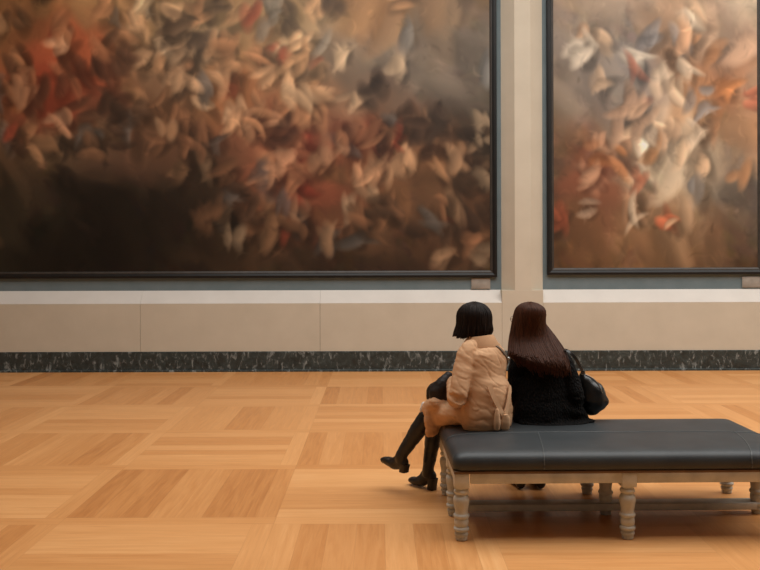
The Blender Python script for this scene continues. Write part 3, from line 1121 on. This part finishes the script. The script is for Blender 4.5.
m = laid_ribbon(ctrl, .020, .005, .006, 48)
build('strap', m, M['strap'], bag1, sharp=35)
m = MB()
p, n_ = on_cloth(at(506, 359.5, 5.24))
m.ellipsoid(p + n_ * .010, (.010, .010, .012)); build('buckle', m, M['steel'], bag1)

# ------- woman in the black cardigan, seen from behind
F2, L2, _ = axes_from((-0.28, 0.96))
FH2, LH2, _ = axes_from((-0.50, 0.87))
pel2 = at(546.5, 410, 5.37); pel2.z = 0.565
neck2 = at(534, 346, 5.42)
hc2 = at(528.5, 321, 5.45)
sl2, sr2 = at(517, 362, 5.44), at(564.5, 362.5, 5.36)
ell2, elr2 = at(517, 398, 5.38), at(575, 401, 5.31)
wl2, wr2 = at(527, 387, 5.60), at(549, 388, 5.57)
hp2 = [pel2 + L2 * .09, pel2 - L2 * .09]
kn2 = [V((.88, 5.76, .50)), V((1.06, 5.79, .50))]
an2 = [V((.90, 5.60, .10)), V((1.03, 5.60, .10))]
to2 = [V((.87, 5.78, .03)), V((1.00, 5.79, .03))]
org2 = (pel2.x, pel2.y, SEAT)
bd = MB()
bd.tube([(pel2 - UP * .05, .140, .098), (pel2 + UP * .03, .142, .098), (pel2 + UP * .14, .112, .076), ((pel2 + neck2) / 2 + UP * .05, .118, .076), (neck2 - UP * .11, .108, .064), (neck2 - UP * .05, .060, .048)], up=F2, n=20)
bd.tube([(neck2 - UP * .05, .055), (neck2 + UP * .02, .048), (hc2 - UP * .05 - FH2 * .01, .047)], up=F2)
head(bd, hc2, FH2, LH2)
for a, b, c in ((sl2, ell2, wl2), (sr2, elr2, wr2)):
    bd.tube([(a + (neck2 - a) * .35 - UP * .03, .030), (a, .036), ((a + b) / 2, .042), (b, .036), (b + (c - b) * .35, .036), (c - (c - b).normalized() * .02, .025)], n=14)
hand(bd, wl2, (.15, .9, .05), (0, 0, -1), (1, 0, 0), 0.5)
hand(bd, wr2, (-.15, .95, .05), (0, 0, -1), (-1, 0, 0), 0.5)
for k in range(2):
    bd.tube([(hp2[k], .076), ((hp2[k] + kn2[k]) / 2, .060), (kn2[k], .050)], n=14)
    bd.tube([(kn2[k], .050), (kn2[k].lerp(an2[k], .3), .044), (an2[k], .028)], n=14)
    bd.tube([(an2[k], .026), (an2[k].lerp(to2[k], .4) - UP * .01, .026, .022), (an2[k].lerp(to2[k], .85), .026, .014)], n=12)
woman2 = organic('person', bd, M['skin'], None, org2, voxel=0.0068, smooth_n=3)
tag(woman2, 'seated person in a black knitted cardigan with long brown hair seen from behind', 'person')
eyes(woman2, hc2, FH2, LH2)

ct = MB()
ct.tube([(pel2 - UP * .060, .225, .150), (pel2 - UP * .005, .218, .146), (pel2 + UP * .10, .196, .128), ((pel2 + neck2) / 2 + UP * .05, .172, .118), (neck2 - UP * .11, .150, .098), (neck2 - UP * .055, .100, .072), (neck2 - UP * .005, .064, .056)], up=F2, n=24)
for a, b, c in ((sl2, ell2, wl2), (sr2, elr2, wr2)):
    ct.tube([(a + (neck2 - a) * .5 - UP * .02, .050), (a + (neck2 - a) * .1, .060), (a.lerp(b, .5), .062), (b, .058), (b.lerp(c, .5), .052), (b.lerp(c, .92), .044)], n=16)
# hem of the cardigan spreading on the bench
ct.tube([(at(520, 423, 5.28), .045, .016), (at(545, 425.5, 5.26), .075, .018), (at(573, 423.5, 5.28), .065, .016), (at(592, 421.0, 5.33), .030, .010)], up=UP, n=16)
ct.tube([(at(560, 408, 5.34), .10, .09), (at(574, 412, 5.34), .075, .065), (at(583, 417, 5.34), .045, .035)], up=UP, n=16)


def card_wrinkle(p, n):
    return 0.004 * mnoise.noise(V((p.x * 9, p.y * 9, p.z * 22))) + .002 * mnoise.noise(p * 15)


card = organic('cardigan', ct, M['knit'], woman2, voxel=0.0085, smooth_n=5, wrinkle=card_wrinkle)
m = MB()
for k in range(2):
    m.tube([(hp2[k] + F2 * .03, .096), (hp2[k].lerp(kn2[k], .5), .086), (kn2[k], .068)], n=16)
    m.tube([(kn2[k], .068), (kn2[k].lerp(an2[k], .4), .060), (an2[k] - UP * .02, .046)], n=16)
organic('trousers', m, M['trouser'], woman2, voxel=0.01, smooth_n=4)
for k in range(2):
    m = MB()
    a, t = an2[k], to2[k]
    ft = V((t.x - a.x, t.y - a.y, 0)).normalized()
    hl = V((a.x, a.y, 0)) - ft * .045
    m.tube([(hl + UP * .036, .030, .034), (a + ft * .02 - UP * .048, .034, .050), (V((a.x, a.y, .034)) + ft * .10, .037, .032), (V((a.x, a.y, .026)) + ft * .17, .034, .024), (V((a.x, a.y, .022)) + ft * .205, .022, .018)], up=UP, n=16)
    organic('shoe', m, M['boot'], woman2, voxel=0.007, smooth_n=3)


def long_hair(a, lift, jit):
    """a: angle from straight behind the head, positive to her right"""
    ar = math.radians(a)
    d = (-FH2) * math.cos(ar) * 1.22 - LH2 * math.sin(ar)
    c = hc2 + UP * .018 - FH2 * .008
    k = 1 + lift / .1
    top = c + UP * (.097 * k) + d * .006
    p1 = c + d * (.057 * k) + UP * (.080 * k)
    p2 = c + d * (.089 * k) + UP * (.030 * k)
    u = max(-1.0, min(1.0, a / 112.0))
    # lying on the shoulders and back, drifting towards her right
    e = (u + 1) / 2
    px3 = 510.0 + 45.5 * e ** 1.05
    px4 = 510.0 + 55 * e
    px5 = 514.0 + 54 * e ** .92
    y3, y4 = 5.36 + .05 * abs(u) ** 2, 5.255 + .06 * abs(u - .1) ** 2
    y5 = 5.212 + .05 * abs(u - .15) ** 2
    p3 = at(px3 + jit * .5, 338.5, y3 - lift)
    p4 = at(px4 + jit * 1.0, 356, y4 - lift)
    bot = 372.5 - 14 * (1 - e) ** 2 - 3.0 * e ** 4
    p5 = at(px5 + jit * 1.6, bot + 3.6 * jit, y5 - lift * 1.5)
    return [top, p1, p2, p3, p4, p5]


hair('hair', woman2, M['hair_brown'], long_hair, -118, 112, 760, 0.02, (hc2, FH2, LH2), 'long loose brown hair', nsh=44, seg=20)
# spectacles: one end of the frame shows past the hair
m = MB()
c = hc2 + FH2 * .108 + UP * .004
for s in (-1, 1):
    q = c + LH2 * (s * .034)
    ring_ = [q + LH2 * (.026 * math.cos(t)) + UP * (.020 * math.sin(t)) for t in [2 * math.pi * i / 20 for i in range(21)]]
    m.tube([(p, .0018) for p in ring_], up=FH2, n=6, sub=1, caps=False)
    m.tube([(c + LH2 * (s * .060) + UP * .006, .0018), (hc2 + LH2 * (s * .083) + FH2 * .05 + UP * .006, .0018), (hc2 + LH2 * (s * .086) - FH2 * .02 + UP * .010, .0018)], n=6, sub=2)
m.tube([(c + LH2 * .009, .0018), (c + FH2 * .004 + UP * .004, .0018), (c - LH2 * .009, .0018)], n=6, sub=2)
build('spectacles', m, M['bag'], woman2)

# her leather shoulder bag
bag2 = empty('shoulder_bag', at(590, 414, 5.36))
tag(bag2, 'black leather shoulder bag hanging at the side of the person in the black cardigan', 'bag')
m = MB()
Yb = 5.38
m.tube([(at(581.5, 375, Yb), .018, .030), (at(585, 383, Yb), .052, .055), (at(590, 393, Yb), .088, .072), (at(592.5, 401, Yb), .092, .078), (at(590, 408, Yb), .060, .062)], up=(0, 1, 0), n=22)
m.ellipsoid(at(602, 401, Yb), (.040, .055, .038))
bb = organic('bag_body', m, M['bag'], bag2, voxel=0.008, smooth_n=5, wrinkle=wr(18, .005, (1, 1, .6)))
m = MB()
pts = [at(585, 375.5, Yb - .055), at(592, 379, Yb - .066), at(598, 385.5, Yb - .070), at(602, 394, Yb - .066)]
m.tube([(p, .0045) for p in pts], n=8)
tag(build('zip', m, M['steel'], bag2), 'dull metal zip')
pts = strand_path([at(561, 350, 5.37), at(567, 351.5, 5.30), at(573, 356.5, 5.275), at(578.5, 365, 5.29), at(583, 375, Yb - .03)], 22)
m = MB()
m.ribbon(pts, .016, .006, [V((.25, -1, .2))] * 22)
build('strap', m, M['bag'], bag2, sharp=35)
pts = strand_path([at(561, 350, 5.38), at(568, 351.5, 5.42), at(575, 358, 5.44), at(580, 367, 5.43), at(584.5, 376, Yb + .03)], 22)
m = MB()
m.ribbon(pts, .016, .006, [V((.25, 1, .2))] * 22)
build('strap', m, M['bag'], bag2, sharp=35)
m = MB()
rg = at(582.5, 373, Yb - .045)
m.tube([(rg + V((.012 * math.cos(t), 0, .014 * math.sin(t))), .003) for t in [2 * math.pi * i / 16 for i in range(17)]], up=(0, 1, 0), n=8, sub=1)
build('ring', m, M['steel'], bag2)

# ------------------------------------------------------------------ light and camera
w = bpy.data.worlds.new('daylight')
SC.world = w
w.use_nodes = True
bg = w.node_tree.nodes['Background']
bg.inputs[0].default_value = (1.0, 0.985, 0.955, 1)
bg.inputs[1].default_value = 1.0


def area(name, loc, rot, sx, sy, watts, col):
    ld = bpy.data.lights.new(name, 'AREA')
    ld.shape = 'RECTANGLE'
    ld.size, ld.size_y = sx, sy
    ld.energy = watts
    ld.color = col
    o = bpy.data.objects.new(name, ld)
    COL.objects.link(o)
    o.location = loc
    o.rotation_euler = rot
    return o


area('skylight', (5.4, 5.9, 7.22), (0, 0, 0), 17.0, 6.0, 1240, (1.0, 0.985, 0.955))

cam_d = bpy.data.cameras.new('camera')
cam_d.sensor_width = 36.0
cam_d.sensor_fit = 'HORIZONTAL'
cam_d.lens = 36.0 * FPX / 760.0
cam_d.shift_y = -(285.0 - HOR) / 760.0
cam_d.clip_start = 0.05
cam = bpy.data.objects.new('camera', cam_d)
COL.objects.link(cam)
cam.location = (0, 0, H_EYE)
cam.rotation_euler = (math.radians(90), math.radians(0.17), 0)
SC.camera = cam

vs = SC.view_settings
vs.view_transform = 'Standard'
vs.look = 'None'
vs.gamma = 1.0
vs.use_curve_mapping = False
vs.exposure = -0.30
